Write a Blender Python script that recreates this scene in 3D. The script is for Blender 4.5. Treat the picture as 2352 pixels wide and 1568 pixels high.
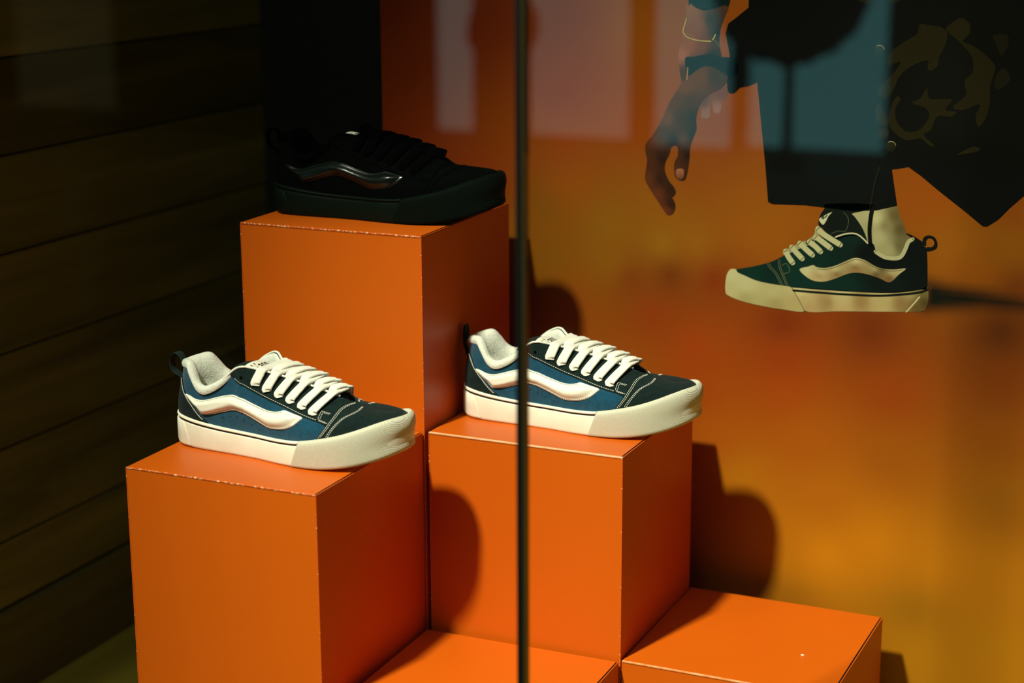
import bpy, bmesh, math, random
import numpy as np
from mathutils import Vector, Matrix
from mathutils.geometry import delaunay_2d_cdt

for _o in list(bpy.data.objects): bpy.data.objects.remove(_o)
scene = bpy.context.scene
C = scene.collection
random.seed(7)
R = math.radians

# ------------------------------------------------------------------ camera
def make_camera():
    pitch, roll, yaw = R(14.037), R(-0.2494), R(24.099)
    cy, sy, cp, sp = math.cos(yaw), math.sin(yaw), math.cos(pitch), math.sin(pitch)
    fw = Vector((-sy*cp, cy*cp, -sp)); r0 = Vector((cy, sy, 0)); u0 = r0.cross(fw)
    r = math.cos(roll)*r0 + math.sin(roll)*u0
    u = -math.sin(roll)*r0 + math.cos(roll)*u0
    cd = bpy.data.cameras.new('camera')
    cd.sensor_width = 36; cd.sensor_fit = 'HORIZONTAL'; cd.lens = 4159.8/2352*36
    cd.clip_start = .05; cd.clip_end = 100
    cd.dof.use_dof = True; cd.dof.focus_distance = 2.12; cd.dof.aperture_fstop = 2.9
    o = bpy.data.objects.new('camera', cd); C.objects.link(o)
    m = Matrix((r, u, -fw)).transposed().to_4x4(); m.translation = Vector((0, 0, 1.135))
    o.matrix_world = m
    scene.camera = o
make_camera()

# ------------------------------------------------------------------ light, world, exposure
scene.view_settings.view_transform = 'Standard'
scene.view_settings.look = 'None'
scene.view_settings.gamma = 1.0
scene.view_settings.use_curve_mapping = False
scene.view_settings.exposure = 0.0

w = bpy.data.worlds.new('evening'); scene.world = w; w.use_nodes = True
w.node_tree.nodes['Background'].inputs[0].default_value = (.55, .8, .72, 1)
w.node_tree.nodes['Background'].inputs[1].default_value = .010

def spot(name, loc, target, power, col, size, blend, radius):
    l = bpy.data.lights.new(name, 'SPOT'); l.energy = power; l.color = col
    l.spot_size = R(size); l.spot_blend = blend; l.shadow_soft_size = radius
    o = bpy.data.objects.new(name, l); C.objects.link(o); o.location = loc
    o.rotation_euler = (Vector(target)-Vector(loc)).to_track_quat('-Z', 'Y').to_euler()
    return o
# street spotlight under the ceiling of the passage, shining down into the shop window
spot('passage_spotlight', (-1.56, -1.04, 4.47), (-.29, 1.85, -.12), 2650, (1.0, .965, .79), 27, 1.0, .15)
# unseen weak fill light, added outside to lift the dim side wall
al = bpy.data.lights.new('passage_fill_light', 'AREA'); al.shape = 'DISK'; al.size = 1.6; al.energy = 20; al.color = (.92, 1.0, .82)
ao = bpy.data.objects.new('passage_fill_light', al); C.objects.link(ao); ao.location = (-.7, -1.8, 4.4)
ao.rotation_euler = (Vector((-1.2, 1.9, .5))-Vector(ao.location)).to_track_quat('-Z', 'Y').to_euler()

# ------------------------------------------------------------------ helpers
def mesh(name, V, F, mat, parent=None, smooth=True):
    me = bpy.data.meshes.new(name)
    me.from_pydata([tuple(map(float, p)) for p in V], [], [tuple(map(int, f)) for f in F])
    me.validate()
    if smooth: me.polygons.foreach_set('use_smooth', [True]*len(me.polygons))
    me.materials.append(mat); me.update()
    o = bpy.data.objects.new(name, me); C.objects.link(o)
    if parent: o.parent = parent
    return o
def bm_obj(name, bm, mat, parent=None, smooth=False):
    me = bpy.data.meshes.new(name); bm.to_mesh(me); bm.free()
    if smooth: me.polygons.foreach_set('use_smooth', [True]*len(me.polygons))
    me.materials.append(mat)
    o = bpy.data.objects.new(name, me); C.objects.link(o)
    if parent: o.parent = parent
    return o
def box_bm(x0, x1, y0, y1, z0, z1, bev=0, seg=2):
    bm = bmesh.new(); bmesh.ops.create_cube(bm, size=1)
    bmesh.ops.scale(bm, vec=(x1-x0, y1-y0, z1-z0), verts=bm.verts)
    bmesh.ops.translate(bm, vec=((x0+x1)/2, (y0+y1)/2, (z0+z1)/2), verts=bm.verts)
    if bev: bmesh.ops.bevel(bm, geom=list(bm.edges), offset=bev, segments=seg, affect='EDGES', profile=.5)
    return bm
def box(name, x0, x1, y0, y1, z0, z1, mat, parent=None, bev=0):
    return bm_obj(name, box_bm(x0, x1, y0, y1, z0, z1, bev), mat, parent)
def empty(name, loc=(0, 0, 0), rz=0):
    o = bpy.data.objects.new(name, None); C.objects.link(o); o.location = loc; o.rotation_euler = (0, 0, rz)
    o.empty_display_size = .05
    return o
def tag(o, label=None, cat=None, group=None, kind=None):
    if label: o['label'] = label
    if cat: o['category'] = cat
    if group: o['group'] = group
    if kind: o['kind'] = kind
    return o
def copy_tree(o, parent=None):
    c = o.copy(); C.objects.link(c); c.parent = parent
    for ch in list(o.children): copy_tree(ch, c)
    return c
def lin(c):
    return tuple((v/255/12.92) if v/255 <= .04045 else ((v/255+.055)/1.055)**2.4 for v in c)

def mat(name, col, rough=.6, spec=.5, noise=None, bump=None, metal=0, sheen=0, vcol=None, coat=0):
    """noise=(scale, second colour, contrast lo, hi); bump=(scale, strength, distance)"""
    m = bpy.data.materials.new(name); m.use_nodes = True
    nt = m.node_tree; N = nt.nodes; L = nt.links; b = N['Principled BSDF']
    b.inputs['Base Color'].default_value = (*col, 1); b.inputs['Roughness'].default_value = rough
    b.inputs['Specular IOR Level'].default_value = spec; b.inputs['Metallic'].default_value = metal
    b.inputs['Sheen Weight'].default_value = sheen; b.inputs['Coat Weight'].default_value = coat
    tc = N.new('ShaderNodeTexCoord')
    if vcol:
        a = N.new('ShaderNodeAttribute'); a.attribute_name = vcol; L.new(a.outputs['Color'], b.inputs['Base Color'])
    if noise:
        n = N.new('ShaderNodeTexNoise'); n.inputs['Scale'].default_value = noise[0]; n.inputs['Detail'].default_value = 5
        L.new(tc.outputs['Object'], n.inputs['Vector'])
        rp = N.new('ShaderNodeValToRGB'); rp.color_ramp.elements[0].position = noise[2]; rp.color_ramp.elements[1].position = noise[3]
        rp.color_ramp.elements[0].color = (*col, 1); rp.color_ramp.elements[1].color = (*noise[1], 1)
        L.new(n.outputs['Fac'], rp.inputs[0]); L.new(rp.outputs[0], b.inputs['Base Color'])
    if bump:
        n2 = N.new('ShaderNodeTexNoise'); n2.inputs['Scale'].default_value = bump[0]; n2.inputs['Detail'].default_value = 4
        L.new(tc.outputs['Object'], n2.inputs['Vector'])
        bp = N.new('ShaderNodeBump'); bp.inputs['Strength'].default_value = bump[1]; bp.inputs['Distance'].default_value = bump[2]
        L.new(n2.outputs['Fac'], bp.inputs['Height']); L.new(bp.outputs[0], b.inputs['Normal'])
    return m

# ------------------------------------------------------------------ room shell of the shop window
GLASS_Y = 1.42
BACK_Y = 2.1675          # printed backdrop
def wood_material(name, c0, c1):
    m = mat(name, c0, .55, .3); nt = m.node_tree; N = nt.nodes; L = nt.links; b = N['Principled BSDF']
    tc = N.new('ShaderNodeTexCoord'); mp = N.new('ShaderNodeMapping'); mp.inputs['Scale'].default_value = (18, 1.4, 18)
    oi = N.new('ShaderNodeObjectInfo'); ad = N.new('ShaderNodeVectorMath'); ad.operation = 'MULTIPLY_ADD'
    L.new(tc.outputs['Object'], mp.inputs[0])
    cx = N.new('ShaderNodeCombineXYZ')
    for k in range(3): L.new(oi.outputs['Random'], cx.inputs[k])
    L.new(cx.outputs[0], ad.inputs[0]); ad.inputs[1].default_value = (37, 11, 23); L.new(mp.outputs[0], ad.inputs[2])
    n = N.new('ShaderNodeTexNoise'); n.inputs['Scale'].default_value = 1.2; n.inputs['Detail'].default_value = 6; n.inputs['Distortion'].default_value = .6
    L.new(ad.outputs[0], n.inputs['Vector'])
    rp = N.new('ShaderNodeValToRGB'); rp.color_ramp.elements[0].position = .3; rp.color_ramp.elements[1].position = .7
    rp.color_ramp.elements[0].color = (*c0, 1); rp.color_ramp.elements[1].color = (*c1, 1)
    L.new(n.outputs['Fac'], rp.inputs[0])
    hs = N.new('ShaderNodeHueSaturation'); L.new(rp.outputs[0], hs.inputs['Color'])
    mr = N.new('ShaderNodeMapRange'); mr.inputs['To Min'].default_value = .6; mr.inputs['To Max'].default_value = 1.4
    L.new(oi.outputs['Random'], mr.inputs['Value']); L.new(mr.outputs[0], hs.inputs['Value']); L.new(hs.outputs[0], b.inputs['Base Color'])
    bp = N.new('ShaderNodeBump'); bp.inputs['Strength'].default_value = .25; bp.inputs['Distance'].default_value = .002
    L.new(n.outputs['Fac'], bp.inputs['Height']); L.new(bp.outputs[0], b.inputs['Normal'])
    return m
M_wood = wood_material('dark_boards', (.165, .136, .023), (.34, .275, .046))
M_floor = wood_material('window_floor', (.26, .21, .02), (.36, .30, .03))
M_dark = mat('dark_paint', (.012, .013, .010), .7)

# left side wall: horizontal boards, each its own piece, on a dark core
wl = box('wall_left', -1.73, -1.665, 1.45, 2.69, 0, 1.6, M_dark); tag(wl, kind='structure')
joints = [.135, .2325, .3675, .5025, .6425, .779, .9125, 1.05, 1.187, 1.324, 1.46, 1.6]
for i in range(len(joints)-1):
    box('board', -1.665, -1.6595 - (.0008 if i % 2 else 0), 1.45, 2.67, joints[i]+.0016, joints[i+1]-.0016, M_wood, wl, bev=.001)
box('skirting_board', -1.665, -1.650, 1.45, 2.67, 0.0, .132, wood_material('skirting_wood', (.14, .115, .02), (.22, .18, .032)), wl, bev=.003)
fl = box('floor', -1.73, 1.6, 1.30, 2.75, -.3, 0.0, M_floor); tag(fl, kind='structure')
wb = box('wall_back', -1.75, 1.6, 2.67, 2.75, 0, 2.6, M_dark); tag(wb, kind='structure')
wr = box('wall_right', 1.55, 1.62, 1.45, 2.67, 0, 2.6, M_dark); tag(wr, kind='structure')
wt = box('wall_left_upper', -1.73, -1.665, 1.45, 2.67, 1.6, 2.6, M_dark); tag(wt, kind='structure')
ce = box('ceiling', -1.75, 1.6, 1.30, 2.75, 2.6, 2.68, M_dark); tag(ce, kind='structure')

# glass panes and the seam between them
def glass_material():
    m = bpy.data.materials.new('window_glass'); m.use_nodes = True
    nt = m.node_tree; N = nt.nodes; L = nt.links; N.clear()
    out = N.new('ShaderNodeOutputMaterial'); mx = N.new('ShaderNodeMixShader'); fr = N.new('ShaderNodeFresnel'); fr.inputs['IOR'].default_value = 1.5
    tr = N.new('ShaderNodeBsdfTransparent'); tr.inputs[0].default_value = (.975, .985, .975, 1)
    gl = N.new('ShaderNodeBsdfGlossy'); gl.inputs['Roughness'].default_value = 0.0; gl.inputs[0].default_value = (1, 1, 1, 1)
    ge = N.new('ShaderNodeNewGeometry'); mr = N.new('ShaderNodeMapRange')          # leaving faces: same reflectance as entering ones
    mr.inputs['To Min'].default_value = 1.5; mr.inputs['To Max'].default_value = 1/1.5
    L.new(ge.outputs['Backfacing'], mr.inputs['Value']); L.new(mr.outputs[0], fr.inputs['IOR'])
    L.new(fr.outputs[0], mx.inputs[0]); L.new(tr.outputs[0], mx.inputs[1]); L.new(gl.outputs[0], mx.inputs[2]); L.new(mx.outputs[0], out.inputs[0])
    return m
M_glass = glass_material()
SX = -.6248
p1 = box('window_1', -1.73, SX-.0048, GLASS_Y-.005, GLASS_Y+.005, 0, 2.6, M_glass); tag(p1, kind='structure')
p2 = box('window_2', SX+.0045, 1.55, GLASS_Y-.005, GLASS_Y+.005, 0, 2.6, M_glass); tag(p2, kind='structure')
M_seal = mat('black_sealant', (.002, .0025, .002), .6, .08)
M_edge = mat('green_glass_edge', (.018, .015, .004), .4, .15)
tr_ = box('trim_1', SX-.0045, SX+.0012, GLASS_Y-.0055, GLASS_Y+.0055, 0, 2.6, M_seal, bev=.001); tag(tr_, kind='structure')
box('glass_edge', SX+.0012, SX+.0042, GLASS_Y-.0045, GLASS_Y+.0045, 0, 2.6, M_edge, tr_, bev=.0006)
# street outside: paving and the lit shop front across the passage, seen only as reflections in the glass
M_pave = mat('grey_paving', (.05, .05, .045), .8, .3, noise=(3, (.08, .078, .065), .4, .6))
pv = box('floor_passage', -12, 6, -9, 1.30, -.36, -.3, M_pave); tag(pv, kind='structure')
M_fac = mat('dark_facade', (.03, .03, .024), .8, .3)
fc = box('wall_opposite', -12, 6, -7.1, -6.9, -.3, 3.4, M_fac); tag(fc, kind='structure')
def lit_material(name, col, s):
    m = bpy.data.materials.new(name); m.use_nodes = True
    b = m.node_tree.nodes['Principled BSDF']; b.inputs['Base Color'].default_value = (.02, .02, .02, 1)
    b.inputs['Emission Color'].default_value = (*col, 1); b.inputs['Emission Strength'].default_value = s
    return m
M_lit = lit_material('lit_shop_interior', (.30, 1.0, 1.0), .62)
M_lit2 = lit_material('lit_shop_interior_dim', (.8, 1.0, .9), .55)
n = 3
for x0, x1, z0, z1, m in [(-4.84, -4.56, -.26, 2.2, M_lit2), (-4.25, -3.58, -.26, 2.2, M_lit2), (-3.47, -2.98, -.28, 2.2, M_lit), (-2.92, -2.12, -.26, 2.2, M_lit), (-7.95, -7.12, -.25, 2.2, lit_material('lit_far_interior', (1, .9, .45), .06))]:
    wd = box('window_%d' % n, x0, x1, -6.9, -6.88, z0, z1, m); tag(wd, kind='structure'); n += 1
    for xx in (x0, x1): box('window_frame', xx-.02, xx+.02, -6.88, -6.85, z0, z1, M_dark, wd)
# invented dark shapes, added to mask parts of the reflected lit windows
def add_blob(x, y, r, h, zc, rb):
    e = empty('reflection_blob', (x, y, -.3))
    bm = bmesh.new(); bmesh.ops.create_cone(bm, cap_ends=True, segments=24, radius1=r*.75, radius2=r, depth=h)
    bmesh.ops.translate(bm, vec=(0, 0, h/2), verts=bm.verts); bm_obj('foot', bm, M_fac, e, True)
    bm = bmesh.new(); bmesh.ops.create_icosphere(bm, subdivisions=4, radius=rb)
    for v in bm.verts: v.co *= 1+.10*math.sin(23*v.co.x+5)*math.sin(19*v.co.y+2)*math.sin(21*v.co.z); v.co.z += zc
    bm_obj('blob_ball', bm, mat('blob_black', (.006, .010, .005), .8), e, True)
    bm = bmesh.new(); bmesh.ops.create_cone(bm, cap_ends=True, segments=10, radius1=.03, radius2=.02, depth=zc-h+.2)
    bmesh.ops.translate(bm, vec=(0, 0, (zc+h)/2-.1), verts=bm.verts); bm_obj('stem', bm, M_fac, e, True)
    return e
for px, rb, zc, lab in [(-2.56, .40, .94, 'dark ball added to mask part of the reflection, on a pot before the widest lit window across the passage'),
                        (-4.20, .20, .68, 'small dark ball added to mask part of the reflection, on a pot before the narrow lit window across the passage')]:
    tag(add_blob(px, -6.45, .13, .07, zc, rb), lab, 'potted tree', 'dark shapes added for the reflection')

# ------------------------------------------------------------------ printed backdrop
def srgb_samples(cols):
    P = np.array([(c[0], c[1]) for c in cols], float); K = np.array([lin(c[2]) for c in cols])
    return P, K
def idw(P, K, q, pw=4.0, soft=7.0):
    d = np.sqrt(((q[:, None, :]-P[None])**2).sum(-1))+soft
    w_ = d**-pw
    return (w_ @ K)/w_.sum(1, keepdims=True)
def cat_rom(pts, n=6, closed=True):
    P = np.array(pts, float); m = len(P); o = []
    for i in range(m if closed else m-1):
        if closed: a, b, c, d = P[i-1], P[i], P[(i+1) % m], P[(i+2) % m]
        else: a, b, c, d = P[max(i-1, 0)], P[i], P[i+1], P[min(i+2, m-1)]
        for k in range(n):
            t = k/n
            o.append(.5*(2*b+(c-a)*t+(2*a-5*b+4*c-d)*t*t+(3*b-a-3*c+d)*t**3))
    if not closed: o.append(P[-1])
    return np.array(o)
def inside(poly, q):
    x, y = q[:, 0], q[:, 1]; r = np.zeros(len(q), bool); j = len(poly)-1
    for i in range(len(poly)):
        xi, yi = poly[i]; xj, yj = poly[j]
        r ^= ((yi > y) != (yj > y)) & (x < (xj-xi)*(y-yi)/((yj-yi) if yj != yi else 1e-12)+xi); j = i
    return r
def seg_dist(q, A, B):
    d = np.full(len(q), 1e9)
    for a, b in zip(A, B):
        ab = b-a; t = np.clip(((q-a) @ ab)/max(ab @ ab, 1e-12), 0, 1)
        d = np.minimum(d, np.linalg.norm(q-(a+t[:, None]*ab), axis=1))
    return d
def fill(poly, extra):
    n_ = len(poly)
    vs = [Vector(p) for p in poly]+[Vector(p) for p in extra]
    r = delaunay_2d_cdt(vs, [], [list(range(n_))], 1, 1e-6)
    return np.array([(p.x, p.y) for p in r[0]]), [tuple(f) for f in r[2]]
GAIN = 1.02                                   # printed pigment over what the lamp returns
M_print = mat('printed_vinyl', (.5, .5, .5), .75, .10, vcol='ink')
BX0 = -1.16
def ink(o, cols):
    me = o.data; a = me.color_attributes.new('ink', 'FLOAT_COLOR', 'POINT')
    c = np.ones((len(me.vertices), 4)); c[:, :3] = np.clip(cols*GAIN, 0, 1); a.data.foreach_set('color', c.ravel())
def board_xyz(q, layer):
    return np.stack([BX0+q[:, 0]/1000, np.full(len(q), BACK_Y-.00022*layer), q[:, 1]/1000], 1)
PRINT=[
('printed_fingers',1,[(446.3,884.3),(445.5,871.6),(451.1,867.7),(451.4,857.1),(456.9,854.8),(462.4,857.6),(463.1,874.5),(465.3,876.7),(466.6,866.2),(471.1,861.8),(476.5,865.6),(478.3,879.3),(482.7,880.6),(485.6,894.3),(476.8,898.1),(459.4,893.2)],[(455.7,859.4,(140,95,80)),(471,866.4,(150,100,85)),(453.1,876.2,(90,55,45)),(474.9,887.6,(110,60,45))],None),
('printed_arm',1,[(433.4,997.2),(428.7,987.9),(427.8,977.5),(425.5,963),(422.5,946.3),(419.9,933.7),(421.3,917),(424.2,902.4),(428.4,896.2),(445.9,903.2),(465.5,914.3),(476,929.2),(472.9,947.8),(474.2,966.3),(479.1,980.8),(480.8,998.2)],[(435.3,988,(150,95,70)),(444.4,971.7,(140,85,60)),(461.8,976.3,(45,40,30)),(472,960.1,(25,25,18)),(436.2,946.7,(150,80,50)),(449.5,942.9,(120,60,35)),(425.4,931.7,(170,95,65)),(428.1,910.9,(70,35,15)),(441.1,921.8,(30,20,10)),(462.8,933,(15,15,10))],None),
('printed_cuff',2,[(431.7,1002.4),(435.2,996.3),(441.8,991.3),(452.8,988),(465.8,990.8),(477.6,995.1),(486,1003.4),(497.3,1102.1),(502.4,1219.7),(468.1,1249.4),(441.2,1220.9),(430.8,1102)],[(457,996.7,(8,30,28))],None),
('printed_cuff',2,[(428.8,928.7),(440.9,931.2),(456.2,934.4),(471.6,932.2),(493.4,929.8),(498.1,913.4),(485.3,904.7),(476.5,910.6),(465.5,913.3),(453.3,919.5),(441.3,911.8),(432.5,908.5)],[(445.5,922,(14,14,8)),(476.2,923,(7,8,5))],None),
('printed_hand',3,[(465.4,918.9),(453.3,919.1),(439.2,910.3),(427.2,900.4),(419.6,889.5),(408.7,871.7),(400.5,852.7),(389.1,832.8),(378.8,819.4),(378.1,808.6),(380.5,797.9),(378,778.2),(379.8,769.6),(388,757),(397.3,744.6),(405.5,733.1),(410.6,729.5),(416.9,732.8),(419.7,741.7),(416.6,750.2),(411.2,756.8),(415.4,753.3),(419.8,759.1),(416.9,766.5),(410.5,773.7),(404.6,786.3),(405.1,797.1),(409.9,807.1),(413.1,816.9),(420.3,818.1),(421.6,806.6),(417.5,797.8),(417,787),(419.4,778.5),(426.3,775),(431.8,777.1),(435,788.1),(437.1,805.3),(437.7,818.2),(441.9,831.2),(445.7,842),(444.8,854.7),(447.8,867.5),(453.1,878.3),(463.9,887.1),(476.9,893.9),(485.3,906.7),(476.4,913.7)],[(428.4,892,(110,58,22)),(450.2,907.5,(105,55,20)),(467.8,908.2,(60,32,12)),(417.6,874.7,(90,48,20)),(435.4,875.4,(70,38,14)),(406.8,852.9,(105,60,35)),(424.7,853.8,(62,34,14)),(440.3,854.5,(40,24,10)),(389.2,826.4,(95,50,25)),(402.7,831.4,(70,40,20)),(416.3,825.6,(32,18,8)),(427.5,828.4,(85,45,18)),(440.8,833.3,(28,16,8)),(387.3,798.3,(75,38,15)),(400.9,801.2,(38,20,8)),(383.1,774.2,(92,46,18)),(399.1,775.1,(48,24,9)),(394.8,755.3,(95,48,20)),(406.6,736.4,(100,46,22)),(413.3,743.4,(40,20,10)),(414.1,763,(45,24,10)),(425.6,806.9,(70,38,15)),(433.5,807.3,(32,18,8)),(421.5,787.3,(80,42,18)),(431.8,781.4,(50,26,12))],None),
('printed_thumbnail',4,[(419.9,787.2),(421.5,789.4),(427.1,790.2),(430,788.2),(430.2,781.3),(427.6,776.8),(422.2,777.4),(419.8,781.8)],[(424.2,786.4,(170,105,70)),(425.7,778.9,(95,52,28))],None),
('printed_coat',2,[(509,1001.8),(509,992.7),(492.1,979.1),(483.6,972.7),(480.7,960.3),(486.8,933.7),(483.2,902.5),(485.7,889),(490.6,887),(494.5,888.8),(501.2,895.3),(511.5,897.4),(522.6,902.3),(526.2,875.1),(530.4,842),(536,800.3),(540.9,755),(546.6,752.6),(589.1,753.9),(614.7,752.5),(646.3,750.4),(677.4,753.5),(701.9,760.8),(697.6,782.8),(693.5,804.5),(699.6,805.5),(713.3,808.7),(728.3,799),(753.5,780.1),(782.5,759.6),(804.9,742.8),(810.2,743),(822.5,752.1),(835.3,767.2),(850.2,782.2),(873.5,803.6),(895.2,820.7),(897.7,895.1),(886.1,1009.4),(866.3,1139.7),(839.5,1240.3),(659,1250.3),(518.2,1248.2),(513,1141.6)],[(548,962.2,(3,4,3)),(614.6,862.6,(7,9,6)),(554.1,776,(5,7,4)),(754.6,908.8,(11,13,7)),(810.7,950,(9,10,6)),(781.4,779.9,(4,5,3)),(673.7,925.8,(8,10,6))],False),
('printed_camo_patch',3,[(718.3,977.7),(731.2,977),(745.2,974.5),(751.5,965.8),(748.3,952),(743,940),(741.6,930.1),(734,923.9),(729.8,927.7),(730.4,935.7),(717.6,932.3),(706,924.9),(696.5,914.6),(691.1,900.4),(681.5,888.9),(673.1,893.6),(672.8,901.6),(680.5,910),(692.1,922.4),(697.6,933.6),(685.7,929.2),(681.4,934),(685,944.1),(700.5,956.5),(715.9,966.8)],[(718.3,977.7,(33,29,8))],None),
('printed_camo_patch',3,[(749.2,972.6),(758.4,982.6),(767,986.1),(776.1,980.1),(776.7,968.5),(769.5,959.5),(781.4,955),(797.5,943.8),(807.9,932.4),(806.6,920.6),(803.6,906.8),(804.6,889.1),(800.8,871.2),(793.6,860.9),(789,872.6),(793.1,886.7),(775.8,880),(761.9,882.3),(776.8,897.8),(774,913.5),(783,925.7),(780.1,943.2),(763.6,960.3)],[(749.2,972.6,(33,29,8))],None),
('printed_camo_patch',3,[(695.5,892.5),(700.1,888.7),(694.5,878.4),(696.9,862.3),(709.6,850.8),(725.5,855.2),(734.8,870.1),(730.3,879.9),(714,885.2),(723.7,891.7),(731,903.9),(734.7,891.1),(760.4,891.6),(753.2,879),(766.1,877.1),(760.6,870.9),(744.7,870.6),(737.6,854.2),(729.9,847.8),(742.9,835.9),(736.5,836),(726.1,843.5),(710.1,840.7),(695.6,848.1),(686.8,861.8),(689.9,882.2)],[(695.5,892.5,(33,29,8))],None),
('printed_camo_patch',3,[(673.6,883.5),(681.2,872.7),(686.5,859.8),(681,855.9),(673.6,860.2),(670.1,869.2)],[(673.6,883.5,(33,29,8))],None),
('printed_camo_patch',3,[(675,852.1),(685.1,853.6),(687.5,845.6),(681.6,840.9),(675.5,842)],[(675,852.1,(33,29,8))],None),
('printed_camo_patch',3,[(770.9,827.3),(788.5,837.1),(796.5,833.1),(778.7,827.8)],[(770.9,827.3,(33,29,8))],None),
('printed_camo_patch',3,[(803.9,967.3),(819.1,968.7),(821.7,958.1),(814.8,944.3),(808.4,955.8)],[(803.9,967.3,(25,23,8))],None),
('printed_camo_patch',3,[(808.8,916.8),(817.6,930.8),(826.1,917.5),(813.3,905.2)],[(808.8,916.8,(25,23,8))],None),
('printed_camo_patch',3,[(637.2,1016.3),(665.6,1014.8),(664.2,1003),(646,1002.6)],[(637.2,1016.3,(33,29,8))],None),
('printed_camo_patch',3,[(675.8,1013.1),(699.8,1011.5),(690.3,1002.7),(680.2,1003.3)],[(675.8,1013.1,(33,29,8))],None),
('printed_snap_button',4,[(678.2,945.9),(678,943.6),(677,941.6),(675.5,940.1),(673.5,939.3),(671.4,939.2),(669.4,939.9),(667.7,941.3),(666.6,943.3),(666.1,945.5),(666.4,947.8),(667.3,949.8),(668.9,951.3),(670.8,952.1),(672.9,952.2),(675,951.5),(676.6,950.1),(677.8,948.1)],[(672.4,941.7,(20,20,10)),(672,950.7,(40,38,20))],None),
('printed_snap_rim',5,[(677.9,947.8),(676.2,950.5),(673.5,952.1),(670.5,952.1),(668.4,950.9)],(150,140,95),4),
('printed_snap_button',4,[(697.3,832.3),(697.1,830.1),(696.1,828.1),(694.6,826.5),(692.8,825.7),(690.7,825.5),(688.7,826.2),(687.1,827.6),(686,829.5),(685.5,831.7),(685.8,833.9),(686.7,835.9),(688.2,837.5),(690.1,838.3),(692.2,838.4),(694.1,837.8),(695.8,836.4),(696.9,834.5)],[(691.6,827.9,(20,20,10)),(691.2,837.1,(40,38,20))],None),
('printed_snap_rim',5,[(697,834.2),(695.3,836.9),(692.7,838.3),(689.8,838.2),(687.7,837.1)],(150,140,95),4),
('printed_bracelet',4,[(430,977.6),(427.4,969.2),(425.7,961.9),(429.8,955.8),(438.3,952.5),(447.1,951.1),(457,950.8),(463.5,951.6),(467.7,958.9)],(205,180,95),7),
('printed_bracelet',4,[(462.4,951.6),(469,950.7),(472.4,944.6)],(90,95,60),7),
('printed_bracelet',4,[(429.3,958.9),(434.8,958),(440.4,954.1)],(150,120,60),5),
('printed_ring',4,[(432.8,917.4),(431.8,902.6)],(200,140,70),6),
('printed_sock',1,[(647.6,746),(646.4,754.4),(666.2,760.7),(698.4,762.8),(706.5,746.7),(715.7,727.4),(718.6,717.6),(713.5,703.8),(705.7,694.8),(694.1,693.9),(678,701.1),(666.6,712.1),(659.4,725)],[(653.6,743.1,(165,160,115)),(665.8,732.2,(150,148,105)),(676.9,743,(185,180,130)),(681.2,721.5,(165,160,115)),(688.9,735.5,(126,117,76)),(699.9,748,(95,80,42)),(707.2,731.8,(86,72,36)),(693.6,705.7,(150,145,100)),(708.2,711.8,(95,88,55))],None),
('printed_shoe_tongue',2,[(615.9,757.4),(612.7,751.3),(607.9,743.3),(605.8,731.3),(612,725.8),(617.3,720.3),(627.8,714.2),(641.1,718.6),(656.2,719.7),(667.5,712.1),(663.5,725.3),(657.2,735.8),(650.1,744.5),(647.5,747.7),(666.5,754),(664.5,760.6)],[(626.9,736.2,(9,18,12)),(654.1,729.7,(12,20,14))],None),
('printed_tongue_label',3,[(606.5,737.3),(611.7,741.9),(622.2,747.7),(618.2,742.4),(615,735.4),(611.5,731.2)],[(611.6,736.8,(190,190,150))],None),
('printed_label_script',4,[(609.4,740.1),(611.9,738.5),(611.1,741.5),(613.8,740.4),(616.4,743.6)],(15,22,15),6),
('printed_stitch',3,[(636.5,748.3),(641.4,743.9),(643.4,737.3),(641.6,728.8),(639.2,724.9),(630.7,724.6),(622.4,720.6)],(85,90,60),3.5),
('printed_pull_tab',1,[(734.7,716.3),(735.2,723),(738.6,726.4),(744.3,727.2),(750.1,724.1),(752.8,716.8),(750.8,710.9),(741.2,707.3),(740,712.5),(746.1,713.3),(748.8,717.4),(747,722.2),(742.3,723.5),(739.2,720.5),(739.2,714.2)],[(741.9,726,(8,12,8))],None),
('printed_shoe_upper',2,[(501.5,665.7),(523.5,671.5),(544.5,678.3),(556.5,684.5),(563.4,688.8),(583.7,703.3),(600.4,715.6),(617.6,714.3),(627.7,715.6),(639.3,721.2),(649.4,722.8),(657.9,720.7),(666.6,713.4),(675,711.8),(679.6,702.9),(692.4,695.1),(705.7,694.3),(712.4,700.4),(716.4,712.4),(720.9,722),(714,727.3),(720.6,726.4),(734.1,719.1),(736.8,714),(740.6,706.8),(742.9,664.2),(737.1,660),(687.8,651.4),(575.1,648.9),(529.3,653.8),(504.3,660.6)],[(523.8,663.1,(6,42,34)),(546.5,668.4,(5,34,27)),(574.5,669,(6,42,32)),(601.4,690.1,(6,36,28)),(634.9,706.3,(6,30,24)),(648,715.7,(8,34,27)),(585.3,656,(6,40,34)),(636.9,656.9,(6,36,30)),(665.5,700.1,(3,9,7)),(677,704.4,(3,8,6)),(694.4,688.9,(3,10,8)),(726.6,704.8,(3,9,7)),(728.3,671.4,(3,11,9)),(704,660.9,(4,18,14))],None),
('printed_shoe_piping',3,[(628,717),(639.3,721.5),(649.4,723.1),(656.2,721.6),(662.2,717.6),(668,712.2)],(190,188,150),10),
('printed_shoe_collar',3,[(678.4,702.5),(685.6,698.3),(693.2,695.9),(705.6,696.5),(711.2,701.1),(714.9,709.8),(717.8,717.6),(722.5,721.2)],(165,163,122),27),
('printed_lace',4,[(606,725.4),(612.2,719.9),(622.7,713.9),(634,707.9)],(178,176,130),38),
('printed_lace',4,[(603.9,715),(610.9,710.4),(622.3,702.8)],(178,176,130),38),
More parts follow.
